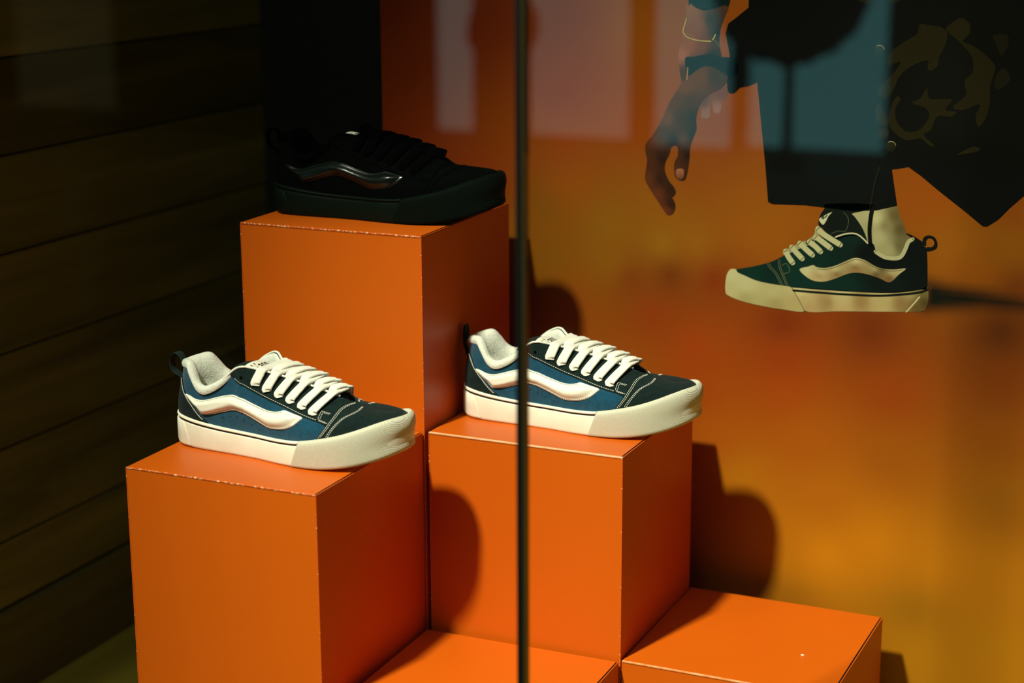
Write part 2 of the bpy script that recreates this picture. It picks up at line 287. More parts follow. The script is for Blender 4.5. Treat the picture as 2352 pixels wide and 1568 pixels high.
('printed_lace',4,[(595.5,708.4),(602.6,703.8),(609.7,697.5)],(178,176,130),38),
('printed_lace',4,[(583.6,705.8),(590.7,699.5),(599.6,692.5)],(178,176,130),38),
('printed_lace',4,[(573.4,699.9),(580.6,692.7),(586.8,686.9)],(178,176,130),38),
('printed_lace',4,[(565.8,694.2),(569.5,687.6),(574.9,680.8)],(178,176,130),38),
('printed_lace',3,[(605.2,726.2),(603,715.8),(593.9,707.5)],(150,145,98),34),
('printed_lace',3,[(587,705.2),(599,708.7)],(150,145,98),34),
('printed_lace',3,[(573.5,698.2),(583.7,702.4)],(150,145,98),34),
('printed_lace',3,[(565,692.4),(573.5,697.4)],(150,145,98),34),
('printed_side_stripe',3,[(584.2,672.9),(595,677.2),(601.4,679.6),(605.6,677.5),(615.6,677),(629.1,681.1),(642.4,688.1),(654,692.8),(665.9,690.7),(679.6,684),(691.4,681.9),(703,682.3),(716.1,684.4),(708.2,676.5),(697.4,665.8),(685.3,669.5),(670,673.4),(656.5,674.5),(644.7,672),(629.7,664.9),(616.2,660),(602.5,659.9),(591.9,664.9)],[(591.7,672.1,(185,180,132)),(610.6,671.9,(178,172,125)),(609.1,665.8,(150,125,82)),(607.6,661.3,(180,160,110)),(629.2,676.9,(180,172,122)),(631.2,670.2,(105,74,38)),(630.5,665.8,(155,128,80)),(654.2,689.1,(186,180,130)),(654.5,680.6,(120,88,48)),(655.6,675.6,(140,110,65)),(678.1,680.8,(160,148,100)),(680,674.2,(85,58,26)),(686.5,679.8,(95,85,50)),(699.8,679.2,(165,155,108)),(696.9,670.5,(110,72,32)),(709.6,681.7,(170,160,115))],None),
('printed_stitch',4,[(607.1,675.6),(615.6,675.2),(629.2,679.2),(642.5,686.1),(654.1,690.9),(666,688.8),(679.7,682.3),(691.4,680),(703.1,680.6),(712.1,682.4)],(90,80,45),3),
('printed_toe_bumper',3,[(501.5,666.2),(495.2,666),(490.4,659.5),(488.5,647.9),(488.8,636.4),(492.5,631.5),(508.8,626.2),(533.8,622.2),(562.1,619.9),(592.8,620.4),(579.2,642.5),(574.3,649.2),(550.6,651),(529.3,653.8),(512.3,659.5),(504.2,662.4)],[(495.4,660.8,(186,182,132)),(494.1,639.6,(178,170,118)),(515.3,648.4,(182,178,128)),(515.9,629.1,(160,150,98)),(550.9,642.7,(172,164,112)),(555,623.8,(152,138,88)),(577.4,632.8,(165,150,98)),(575.2,646.5,(175,165,115))],None),
('printed_midsole',2,[(574.8,649.2),(637.1,650.6),(687.7,652.5),(730.6,658.6),(742.8,663.9),(745.3,650.9),(743.4,638.9),(738.4,633.1),(718.7,630.6),(638.2,624),(592.7,620.4),(578.9,642.5)],[(585.7,645.7,(190,180,128)),(637.2,648.4,(185,172,120)),(687.8,651,(178,165,115)),(720.9,654.7,(150,138,90)),(740.5,657.3,(100,88,45)),(589.6,633.8,(170,152,102)),(620.7,633.1,(144,118,72)),(596.9,624.1,(165,140,92)),(638,627.8,(172,150,100)),(663.1,638.6,(142,114,68)),(688.6,632.3,(170,150,98)),(713.2,641.3,(130,104,60)),(731.7,636.2,(90,70,32)),(741.2,643.8,(70,55,22)),(637.5,640.6,(175,160,110)),(688.1,644.2,(165,148,98))],None),
('printed_pinstripe',3,[(577,645.3),(637.3,645.8),(687.9,648.3),(730.7,655.4),(743.6,660.6)],(8,16,12),15),
('printed_heel_edge',3,[(734.6,650.8),(728.1,641.8),(719.4,630.7)],(185,172,125),10),
('printed_bumper_edge',4,[(574.8,648.9),(580.3,640.8),(592.8,620.4)],(45,45,30),4),
('printed_stitch',4,[(542.4,676.8),(545.5,671.8),(553.7,663.8),(561.1,650.5)],(105,108,72),3),
('printed_stitch',4,[(544.8,677.5),(548.2,672.6),(555.9,664.5),(563.7,650.7)],(105,108,72),3),
('printed_stitch',4,[(556.6,683.1),(557.7,673.7),(562.5,662.8),(567.7,651.1)],(105,108,72),3),
('printed_stitch',4,[(558.7,683.3),(559.8,673.8),(564.6,663),(569.8,651.2)],(105,108,72),3),
('printed_stitch',4,[(561.2,675.7),(567.2,678.8),(571.8,669.6),(564.1,665.5)],(105,108,72),3),
('printed_drawstring',6,[(679.1,807.4),(676.4,798),(673.8,787.5),(671.4,770.8),(670.2,756.2)],(24,22,12),14),
('printed_drawstring',6,[(672.5,759.4),(670.5,745.9),(669.7,729.1),(671.3,711.6)],(4,6,4),26),
]
GROUND=[(11.2,991.8,(120,41,7)),(55,907.1,(127,46,7)),(157.7,961.3,(127,46,12)),(78.4,750.6,(149,54,4)),(162.3,749.8,(149,55,4)),(13.7,817.9,(137,49,5)),(268,969.6,(137,55,17)),(268.2,886.6,(144,55,17)),(362.6,966.6,(152,81,7)),(268.5,813.4,(159,71,7)),(268.6,762.2,(161,83,6)),(237.8,725.6,(136,84,6)),(329.9,708.9,(142,94,10)),(244,656,(132,84,4)),(330.4,662.8,(140,90,8)),(269.2,599.1,(142,66,4)),(269.3,551.5,(146,74,4)),(193.7,681.5,(140,86,5)),(389.1,752.6,(146,84,8)),(446.9,784.1,(140,70,8)),(474.2,840.5,(135,62,14)),(364.3,835.1,(152,68,7)),(401.9,691.3,(150,102,14)),(448.8,694.8,(148,92,12)),(473,651.4,(120,40,4)),(414.4,652.3,(96,34,3)),(360.8,642.1,(120,52,4)),(391.5,598.4,(140,52,3)),(362.4,519.2,(146,74,3)),(451.7,557.7,(150,58,3)),(453,499.4,(150,62,3)),(483.9,444.1,(156,76,3)),(514.8,388.6,(164,100,5)),(546.6,303.2,(168,104,5)),(565.9,603,(112,40,3)),(567.6,552.1,(142,52,3)),(568.9,512.2,(152,64,3)),(599.2,458,(156,80,4)),(630.6,374.7,(162,92,5)),(633.6,298.3,(186,116,6)),(688.9,324.3,(180,110,6)),(676.7,602.3,(104,40,3)),(707.2,527.4,(136,56,3)),(711.1,443.1,(142,76,4)),(772.3,307.6,(170,104,6)),(748.2,245.2,(140,90,6)),(751.1,186.2,(160,104,6)),(858.9,205.1,(160,102,6)),(834.1,617.4,(74,32,4)),(838,552.7,(112,50,3)),(841.9,487.3,(126,66,4)),(846.9,404.3,(132,78,4)),(853.7,291.4,(160,98,6)),(578.7,217.3,(140,84,4)),(776.8,719.4,(142,84,8)),(837.8,723.9,(132,82,8)),(747.9,775.6,(146,72,6)),(804.2,689.6,(136,72,5)),(851.1,672.3,(96,42,4)),(840.9,755.5,(130,64,6)),(505.4,732.4,(146,80,6)),(533.9,723.3,(148,84,6))]  # upper samples brightened to make up for the weak spot beam there
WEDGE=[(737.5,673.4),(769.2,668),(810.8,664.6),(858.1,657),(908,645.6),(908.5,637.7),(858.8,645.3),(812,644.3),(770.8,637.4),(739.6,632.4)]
back = empty('printed_backdrop', (0, 0, 0))
tag(back, 'large orange and yellow printed panel of a walking person behind the orange boxes', 'poster')
bd = box('board', BX0, .9, BACK_Y+.0006, BACK_Y+.012, 0, 1.55, mat('board_core', (.25, .09, .02), .7), back, bev=.0005)
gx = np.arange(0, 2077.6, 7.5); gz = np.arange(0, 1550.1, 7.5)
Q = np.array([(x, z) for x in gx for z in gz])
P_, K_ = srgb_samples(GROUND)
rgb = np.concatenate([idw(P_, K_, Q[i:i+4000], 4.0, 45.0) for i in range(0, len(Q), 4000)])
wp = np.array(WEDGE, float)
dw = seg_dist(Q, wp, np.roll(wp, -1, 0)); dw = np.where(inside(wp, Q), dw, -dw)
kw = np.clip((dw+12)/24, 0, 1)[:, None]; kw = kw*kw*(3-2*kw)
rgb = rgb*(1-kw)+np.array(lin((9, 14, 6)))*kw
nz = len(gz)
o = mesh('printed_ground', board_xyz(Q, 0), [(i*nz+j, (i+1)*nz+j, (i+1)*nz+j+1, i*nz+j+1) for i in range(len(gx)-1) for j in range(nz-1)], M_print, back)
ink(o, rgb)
for name, layer, pts, cols, extra in PRINT:
    if isinstance(extra, (int, float)) and extra is not False:      # a printed line: ribbon of even width
        c = cat_rom(pts, 6, False); w_ = extra*.18/2
        t = np.gradient(c, axis=0); t /= np.maximum(np.linalg.norm(t, axis=1, keepdims=True), 1e-9); nn = np.stack([-t[:, 1], t[:, 0]], 1)
        ang = np.linspace(-math.pi/2, math.pi/2, 7)[1:-1]
        capB = [c[-1]+w_*(math.cos(a)*t[-1]+math.sin(a)*nn[-1]) for a in ang]; capA = [c[0]+w_*(-math.cos(a)*t[0]-math.sin(a)*nn[0]) for a in ang]
        V = np.concatenate([c+nn*w_, c-nn*w_, np.array(capB), np.array(capA)]); m_ = len(c)
        F = [(i, i+1, m_+i+1, m_+i) for i in range(m_-1)]
        F.append(tuple([2*m_-1]+list(range(2*m_, 2*m_+5))+[m_-1])); F.append(tuple([0]+list(range(2*m_+5, 2*m_+10))+[m_]))
        o = mesh(name, board_xyz(V, layer), F, M_print, back); ink(o, np.tile(np.array(lin(cols)), (len(V), 1)))
    else:
        poly = cat_rom(pts, 5) if extra is None else np.array(pts, float)
        sp = 2.2 if len(cols) > 4 and 'coat' not in name else 6
        lo, hi = poly.min(0), poly.max(0)
        g = np.array([(x, z) for x in np.arange(lo[0], hi[0], sp) for z in np.arange(lo[1], hi[1], sp)])
        g = g[inside(poly, g)]; g = g[seg_dist(g, poly, np.roll(poly, -1, 0)) > sp*.4]
        V, F = fill(poly, g)
        o = mesh(name, board_xyz(V, layer), F, M_print, back); ink(o, idw(*srgb_samples(cols), V))

# ------------------------------------------------------------------ orange display boxes
def card_material():
    m = mat('orange_card', (.60, .105, .002), .42, .30, noise=(2.2, (.55, .095, .002), .35, .65), bump=(420, .05, .0005))
    return m
M_card = card_material()
M_worn = mat('worn_card_edge', (.60, .09, .003), .6, .3, noise=(230, (.85, .60, .36), .50, .66))
M_worn2 = mat('lightly_worn_card_edge', (.60, .09, .003), .5, .3, noise=(260, (.80, .50, .28), .60, .68))
M_slit = mat('box_inside', (.02, .008, .003), .9)
def card_box(x, y, rz, wdt, dep, top, wear, label):
    """x, y: front right corner"""
    e = empty('display_box', (x, y, 0), rz); t = .0016
    tag(e, label, 'box', 'orange display boxes')
    box('body', -wdt, 0, 0, dep, 0, top-t, M_card, e, bev=.0007)
    box('side_wall', -.0011, 0, .001, dep, top-t, top-.0004, M_card, e)                 # raw rim of the right wall
    box('slit', -.0028, -.0011, .001, dep, top-t-.0001, top-t+.0003, M_slit, e)
    # lid flap folded over from the front edge
    prof = [(0.0, -t-.0012), (0.0, -t), (.0004, -.0006), (.0012, -.0001), (.0026, 0), (dep*.5, .0004), (dep-.001, 0), (dep, -.0004), (dep, -t)]
    V = []; F = []
    for xx in (-wdt, -.0028):
        V += [(xx, p[0], top+p[1]) for p in prof]
    k = len(prof)
    F = [(i, k+i, k+i+1, i+1) for i in range(k-1)]+[tuple(range(k)), tuple(range(2*k-1, k-1, -1))]
    mesh('lid_flap', V, F, M_card, e, smooth=False)
    wm, wd = wear
    box('worn_crease', -wdt-.0002, 0.0003, -.0006, wd, top-.0016, top+.0005, wm, e, bev=.0006)
    box('worn_corner_edge', -.0010, .0005, -.0005, .0010, .0, top-.0015, M_worn2, e, bev=.0004)
    box('worn_corner_edge', -wdt-.0005, -wdt+.0008, -.0005, .0008, .0, top-.0015, M_worn2, e, bev=.0004)
    return e
card_box(-.9530, 1.6095, R(-.16), .2478, .2545, .500, (M_worn, .0010), 'orange cardboard box with chipped front edge under the navy sneaker left of the glass seam')
card_box(-.9512, 1.8665, R(.30), .2475, .2555, .739, (M_worn, .0012), 'tallest orange cardboard box, carrying the all-black sneaker')
card_box(-.6958, 1.8655, R(-.5), .2500, .2480, .500, (mat('pale_crease', (.80, .34, .14), .5, noise=(60, (.85, .45, .25), .4, .6)), .0028), 'orange cardboard box behind the glass seam, under the navy sneaker in front of the print')
card_box(-.6935, 1.6050, R(.6), .2505, .2555, .249, (M_worn2, .0014), 'low empty orange box between the two boxes that carry navy sneakers')
card_box(-.4420, 1.8640, R(-.2), .2515, .2545, .249, (mat('pale_crease_low', (.80, .22, .06), .5, noise=(60, (.85, .40, .18), .4, .6)), .0024), 'low empty orange box at the lower right beside the printed panel')

# ---- sneaker base surface: paired feather-line points and top-edge points, mm ----
LB=[(294,9,56),(289,-8,55),(278,-22,51),(262,-33,46),(242,-41,40),(222,-46,35),(200,-48,31),(175,-46,28),(150,-42,27),(130,-38.5,26.5),(110,-36.5,27),(97,-35.5,27.5),(84,-35,28),(70,-34.5,29),(55,-34,30.5),(42,-33.5,32),(28,-31,34),(16,-26,35.5),(7,-16,36.5),(3,0,37)]
MB=[(294,9,56),(291,24,55),(280,36,51),(262,43,46),(242,47,40),(222,48,35),(200,47,31),(175,43,28),(150,38.5,27),(130,35.5,26.5),(110,33.5,27),(97,32.5,27.5),(84,32,28),(70,32,29),(55,31.5,30.5),(42,31,32),(28,29,34),(16,24.5,35.5),(7,15,36.5),(3,0,37)]
LT=[(268,7,60.5),(264,6,61.5),(256,4.5,63.5),(247,3,66),(238,1.5,69),(230,-6,73),(212,-10,79),(182,-13,87),(152,-16.5,94),(126,-21,99),(106,-25,102),(95,-28,99),(84,-31,89),(70,-33,79),(55,-34,73),(44,-32.5,77),(35,-29,89),(27,-23,98),(16,-14,97),(7,0,94)]
MT=[(268,7,60.5),(264,6,61.5),(256,4.5,63.5),(247,3,66),(238,1.5,69),(230,8,73),(212,12,79.5),(182,15,89),(152,18.5,95),(128,24,99.5),(113,33,106.5),(98,34.5,101),(84,33,90),(70,32.5,80.5),(55,33,75),(44,31.5,79),(35,28,90),(27,22.5,98.5),(16,14,97),(7,0,94)]
AL=[-45,-40,-30,-12,0,6,9,9,8,6,6,6,8,10,11,10,8,5,3,2]
BE=[82,82,80,78,72,62,54,47,41,35,26,10,0,-8,-9,-6,0,6,8,8]
NP=len(LB)
_B=np.array(LB+MB[-2:0:-1],float)/1000; _T=np.array(LT+MT[-2:0:-1],float)/1000
_A=np.radians(np.array(AL+AL[-2:0:-1],float)); _E=np.radians(np.array(BE+BE[-2:0:-1],float))
NL=len(_B)   # 38
def cr(arr,s):
    s=np.asarray(s,float); i=np.floor(s).astype(int); t=s-i
    if arr.ndim>1: t=t[...,None]
    p=[arr[(i+k)%NL] for k in (-1,0,1,2)]
    return .5*(2*p[1]+(p[2]-p[0])*t+(2*p[0]-5*p[1]+4*p[2]-p[3])*t*t+(3*p[1]-p[0]-3*p[2]+p[3])*t**3)
def upper(s,v):
    s=np.asarray(s,float); v=np.asarray(v,float)
    B=cr(_B,s);T=cr(_T,s);a=cr(_A,s);e=cr(_E,s)
    tg=cr(_B,s+.05)-cr(_B,s-.05); out=np.stack([-tg[...,1],tg[...,0],0*a],-1)
    out=out/np.linalg.norm(out,axis=-1,keepdims=True)
    c=np.array([.15,0,0]); 
    sg=np.sign(((B-c)*out)[...,:2].sum(-1)); sg=np.where(sg==0,1,sg); out=out*sg[...,None]
    inn=T-B; inn=inn*np.array([1,1,0]); w=np.linalg.norm(inn,axis=-1,keepdims=True)
    inn=np.where(w>.012,inn/np.maximum(w,1e-9),-out)
    D=np.linalg.norm(T-B,axis=-1,keepdims=True); up=np.array([0,0,1.])
    c1=B+.38*D*(up*np.cos(a)[...,None]+out*np.sin(a)[...,None])
    c2=T-.38*D*(up*np.cos(e)[...,None]+inn*np.sin(e)[...,None])
    v=v[...,None]
    return (1-v)**3*B+3*(1-v)**2*v*c1+3*(1-v)*v*v*c2+v**3*T
def upper_n(s,v,h=.004):
    s=np.asarray(s,float); v=np.asarray(v,float)
    v0=np.clip(v-h,0,1); v1=np.clip(v+h,0,1)
    n=np.cross(upper(s+h*4,v)-upper(s-h*4,v),upper(s,v1)-upper(s,v0))
    n=n/np.maximum(np.linalg.norm(n,axis=-1,keepdims=True),1e-12)
    P=upper(s,v)-np.array([.14,0,.03]); sg=np.sign((P*n).sum(-1)); sg=np.where(sg==0,1,sg)
    return n*sg[...,None]
# ------------------------------------------------------------------ sneakers
def suede(name, c0, c1, sheen=.25):
    return mat(name, c0, .95, .12, noise=(190, c1, .35, .65), bump=(900, .35, .0006), sheen=sheen)
M_navy = suede('blue_suede', (.0038, .046, .084), (.0065, .062, .112))
M_blk = suede('black_suede', (.0035, .011, .010), (.006, .016, .014), .06)
M_white = mat('cream_leather', (.81, .80, .66), .42, .4, bump=(600, .06, .0004))
M_fleece = mat('cream_lining', (.75, .77, .66), 1.0, .1, noise=(260, (.69, .71, .60), .4, .7), bump=(420, .6, .0014), sheen=.4)
M_rub = mat('cream_rubber', (.84, .81, .66), .55, .35, noise=(30, (.76, .71, .55), .45, .75), bump=(160, .10, .0006))
M_lace = mat('cream_lace', (.79, .78, .67), .9, .15, bump=(1500, .6, .0008), sheen=.2)
M_thread = mat('cream_thread', (.72, .70, .58), .7, .2)
M_pin = mat('black_pinstripe', (.004, .008, .007), .5, .4)
M_tab = mat('black_webbing', (.012, .026, .024), .85, .15, bump=(900, .5, .0006))
M_hole = mat('hole_black', (.002, .002, .002), 1, 0)
M_inner = mat('insole_cloth', (.45, .43, .36), 1, .1)
def knurl_material(name, col, col2, spec=.3):
    m = mat(name, col, .6, spec); nt = m.node_tree; N = nt.nodes; L = nt.links; b = N['Principled BSDF']
    tc = N.new('ShaderNodeTexCoord'); hs = []
    for rot in ((0, R(40), R(20)), (0, R(-40), R(-20))):
        mp = N.new('ShaderNodeMapping'); mp.inputs['Rotation'].default_value = rot; L.new(tc.outputs['Object'], mp.inputs[0])
        wv = N.new('ShaderNodeTexWave'); wv.inputs['Scale'].default_value = 300; wv.bands_direction = 'X'; L.new(mp.outputs[0], wv.inputs['Vector']); hs.append(wv)
    mu = N.new('ShaderNodeMath'); mu.operation = 'MULTIPLY'; L.new(hs[0].outputs['Fac'], mu.inputs[0]); L.new(hs[1].outputs['Fac'], mu.inputs[1])
    bp = N.new('ShaderNodeBump'); bp.inputs['Strength'].default_value = .9; bp.inputs['Distance'].default_value = .0006
    L.new(mu.outputs[0], bp.inputs['Height']); L.new(bp.outputs[0], b.inputs['Normal'])
    rp = N.new('ShaderNodeValToRGB'); rp.color_ramp.elements[0].color = (*col2, 1); rp.color_ramp.elements[1].color = (*col, 1); rp.color_ramp.elements[1].position = .35
    L.new(mu.outputs[0], rp.inputs[0]); L.new(rp.outputs[0], b.inputs['Base Color'])
    return m
M_bump = knurl_material('knurled_rubber', (.86, .85, .68), (.52, .50, .36))

def herm(tab):
    X = np.array([t[0] for t in tab], float); Y = np.array([t[1] for t in tab], float); D = np.gradient(Y, X)
    def f(x):
        x = np.clip(np.asarray(x, float), X[0], X[-1]); i = np.clip(np.searchsorted(X, x)-1, 0, len(X)-2)
        h = X[i+1]-X[i]; t = (x-X[i])/h
        return (2*t**3-3*t*t+1)*Y[i]+(t**3-2*t*t+t)*h*D[i]+(-2*t**3+3*t*t)*Y[i+1]+(t**3-t*t)*h*D[i+1]
    return f
OUTLINE = [(0, 0), (2.5, -12), (8, -22), (20, -32), (42, -37.5), (70, -39), (100, -40), (130, -43), (165, -50), (200, -53.5), (230, -51), (256, -43), (277, -30), (292, -13), (300, 6), (300, 20), (294, 34), (280, 46), (258, 53), (230, 54.5), (200, 53), (165, 48), (130, 41), (100, 37.5), (70, 36.5), (42, 35.5), (20, 30.5), (8, 21), (2.5, 11.5)]
OL = cat_rom(OUTLINE, 40)
_c = np.concatenate([[0], np.cumsum(np.linalg.norm(np.diff(np.vstack([OL, OL[:1]]), axis=0), axis=1))]); OLEN = _c[-1]
def ol(u):
    u = np.mod(np.asarray(u, float), 1)*OLEN; W = np.vstack([OL, OL[:1]])
    return np.stack([np.interp(u, _c, W[:, 0]), np.interp(u, _c, W[:, 1])], -1)
def ol_n(u):
    t = ol(u+.004)-ol(u-.004); n_ = np.stack([t[..., 1], -t[..., 0]], -1)     # outline runs heel > lateral > toe
    n_ = n_/np.linalg.norm(n_, axis=-1, keepdims=True)
    return -n_ if (ol_sign < 0) else n_
ol_sign = 1
_t = ol(np.array([.25])); _q = ol_n(np.array([.25]))
if (_q[0]*(_t[0]-np.array([150, 0]))).sum() < 0: ol_sign = -1
ZB = herm([(-5, 2.5), (4, 1.6), (14, .2), (30, 0), (190, 0), (215, 1.0), (240, 3.8), (265, 8.6), (285, 14), (302, 20)])
ZT = herm([(-5, 38.5), (15, 37.3), (35, 35), (70, 31.3), (120, 29), (160, 29), (190, 31), (215, 36), (240, 42), (262, 49), (280, 55.3), (292, 58.5), (304, 59.5)])
_us = np.linspace(0, 1, 4001)[:-1]; _xy = ol(_us)
_tip = int(np.argmax(_xy[:, 0]))
def u_lat(x): return float(np.interp(x, _xy[:_tip, 0], _us[:_tip]))
def u_med(x): return float(np.interp(-x, -_xy[_tip:, 0], _us[_tip:]))
def band(name, prof, u0, u1, n_, m, parent, closed=False, caps=True):
    """prof: (offset mm, height fraction, dz mm); u0,u1: callables of the height fraction"""
    V = []; k = len(prof)
    for i in range(n_):
        t = i/(n_ if closed else n_-1)
        for off, f, dz in prof:
            u = u0(f)+(u1(f)-u0(f))*t
            p = ol(np.array([u]))[0]
            tk = min(max((p[0]-250)/45, 0), 1)**1.5 if name == 'toe_bumper' else 0
            q = p+ol_n(np.array([u]))[0]*(off+tk*(-1.7*math.exp(-((f-.36)/.20)**2)+.4*math.exp(-((f-.72)/.18)**2)))
            z = ZB(p[0])+f*(ZT(p[0])-ZB(p[0]))+dz
            V.append((q[0]/1000, q[1]/1000, z/1000))
    F = [(i*k+j, ((i+1) % n_)*k+j, ((i+1) % n_)*k+j+1, i*k+j+1) for i in range(n_ if closed else n_-1) for j in range(k-1)]
    if not closed and caps: F += [tuple(range(k)), tuple(range(n_*k-1, (n_-1)*k-1, -1))]
    return mesh(name, V, F, m, parent)
def tube(path, rad, seg=8, flat=None, up=None, taper=None, groove=0):
    """sweep along path (n,3); flat=(width, thickness) for an elliptical strap with normals up"""
    P = np.array(path, float); T = np.gradient(P, axis=0); T /= np.maximum(np.linalg.norm(T, axis=1, keepdims=True), 1e-9)
    V = []; n_ = len(P)
    ref = np.array([0, 0, 1.])
    for i in range(n_):
        u_ = up[i] if up is not None else ref
        s_ = np.cross(T[i], u_); s_ /= max(np.linalg.norm(s_), 1e-9); b_ = np.cross(s_, T[i])
        k = taper[i] if taper is not None else 1
        for j in range(seg):
            a = 2*math.pi*j/seg
            if flat:
                ca, sa = math.cos(a), math.sin(a)
                wv = math.copysign(abs(ca)**.7, ca)*flat[0]/2*k; hv = math.copysign(abs(sa)**.8, sa)*flat[1]/2
                if groove and sa > .2: hv -= groove*math.exp(-(wv/(flat[0]*.12))**2)
                V.append(P[i]+s_*wv+b_*hv)
            else: V.append(P[i]+(s_*math.cos(a)+b_*math.sin(a))*rad*k)
    F = [(i*seg+j, i*seg+(j+1) % seg, (i+1)*seg+(j+1) % seg, (i+1)*seg+j) for i in range(n_-1) for j in range(seg)]
    F += [tuple(range(seg-1, -1, -1)), tuple(range((n_-1)*seg, n_*seg))]
    return V, F
AX, AY = 13.0, 62.0        # rough millimetres per unit of s and v
def resample(p, step):
    d = np.concatenate([[0], np.cumsum(np.linalg.norm(np.diff(p, axis=0), axis=1))]); n_ = max(2, int(d[-1]/step)+1)
    t = np.linspace(0, d[-1], n_); return np.stack([np.interp(t, d, p[:, 0]), np.interp(t, d, p[:, 1])], 1)
def panel(name, outline, hfun, m, parent, sides=(1,), rings=(.35, .9, 1.8), sp=2.6, is_open=None, smooth_out=True):
    """leather piece lying on the upper; outline in (s, v); sides 1 = as traced, -1 = mirrored to the other side"""
    q = np.array([(a*AX, b*AY) for a, b in outline], float)
    poly = cat_rom(q, 6) if smooth_out else q
    poly = resample(np.vstack([poly, poly[:1]]), 1.3)[:-1]
    A_, B_ = poly, np.roll(poly, -1, 0)
    if is_open is not None:
        keep = np.array([not (is_open(a[0]/AX, a[1]/AY) and is_open(b[0]/AX, b[1]/AY)) for a, b in zip(A_, B_)]); A2, B2 = A_[keep], B_[keep]
    else: A2, B2 = A_, B_
    t = np.roll(poly, -1, 0)-np.roll(poly, 1, 0); nn = np.stack([-t[:, 1], t[:, 0]], 1); nn /= np.maximum(np.linalg.norm(nn, axis=1, keepdims=True), 1e-9)
    if not inside(poly, poly+nn*.05).mean() > .5: nn = -nn
    ex = []
    for r_ in rings:
        c = poly+nn*r_; c = c[inside(poly, c)]
        c = c[seg_dist(c, A_, B_) > r_*.8]; ex.append(c)
    lo, hi = poly.min(0), poly.max(0)
    g = np.array([(x, z) for x in np.arange(lo[0], hi[0], sp) for z in np.arange(lo[1], hi[1], sp)])
    g = g[inside(poly, g)]; g = g[seg_dist(g, A_, B_) > rings[-1]+.6]; ex.append(g)
    W, F = fill(poly, np.vstack(ex)); d = seg_dist(W, A2, B2); off = hfun(d)/1000
    VV = []; FF = []
    for sd in sides:
        s_ = W[:, 0]/AX; v_ = np.clip(W[:, 1]/AY, 0, 1)
        if sd < 0: s_ = NL-s_
        Pp = upper(s_, v_)+upper_n(s_, v_)*off[:, None]; k = len(VV)
        VV += list(Pp); FF += [tuple(i+k for i in (f if sd > 0 else f[::-1])) for f in F]
    return mesh(name, VV, FF, m, parent)
def flat_edge(h, e=.9):
    return lambda d: h*np.sqrt(np.clip(1-(1-np.clip(d/e, 0, 1))**2, 0, 1))-.15
def puffy(d):
    k = np.clip((d-1.8)/6.0, 0, 1); return 1.6*np.sqrt(np.clip(1-(1-np.clip(d/.8, 0, 1))**2, 0, 1))-.15+5.0*np.sin(k*math.pi/2)**1.2
def on_upper(sv, h):
    sv = np.array(sv, float); return upper(sv[:, 0], sv[:, 1])+upper_n(sv[:, 0], sv[:, 1])*h/1000
STITCH = []
def stitches(line, h, step=3.0, ln=2.1, wid=.27, both=True, smooth_line=True):
    q = np.array([(a*AX, b*AY) for a, b in line], float)
    if smooth_line: q = cat_rom(q, 8, False)
    for sd in ((1, -1) if both else (1,)):
        c = resample(q, .5); s_ = c[:, 0]/AX; v_ = np.clip(c[:, 1]/AY, 0, 1)
        if sd < 0: s_ = NL-s_
        Pp = upper(s_, v_)*1000; Nn = upper_n(s_, v_)
        d = np.concatenate([[0], np.cumsum(np.linalg.norm(np.diff(Pp, axis=0), axis=1))]); x = 0
        while x+ln < d[-1]:
            a = np.array([np.interp(x, d, Pp[:, k]) for k in range(3)]); b = np.array([np.interp(x+ln, d, Pp[:, k]) for k in range(3)])
            n_ = np.array([np.interp(x+ln/2, d, Nn[:, k]) for k in range(3)])
            t = (b-a)/max(np.linalg.norm(b-a), 1e-6); w_ = np.cross(n_, t)*wid
            a2, b2 = a+n_*h, b+n_*h; mid = (a2+b2)/2+n_*.45
            STITCH.append(([a2-w_, a2+w_, (a2*.7+b2*.3)+w_+n_*.42, (a2*.7+b2*.3)-w_+n_*.42, (a2*.3+b2*.7)+w_+n_*.42, (a2*.3+b2*.7)-w_+n_*.42, b2+w_, b2-w_]))
            x += step
def shift(line, ds=0, dv=0): return [(a+ds, b+dv) for a, b in line]

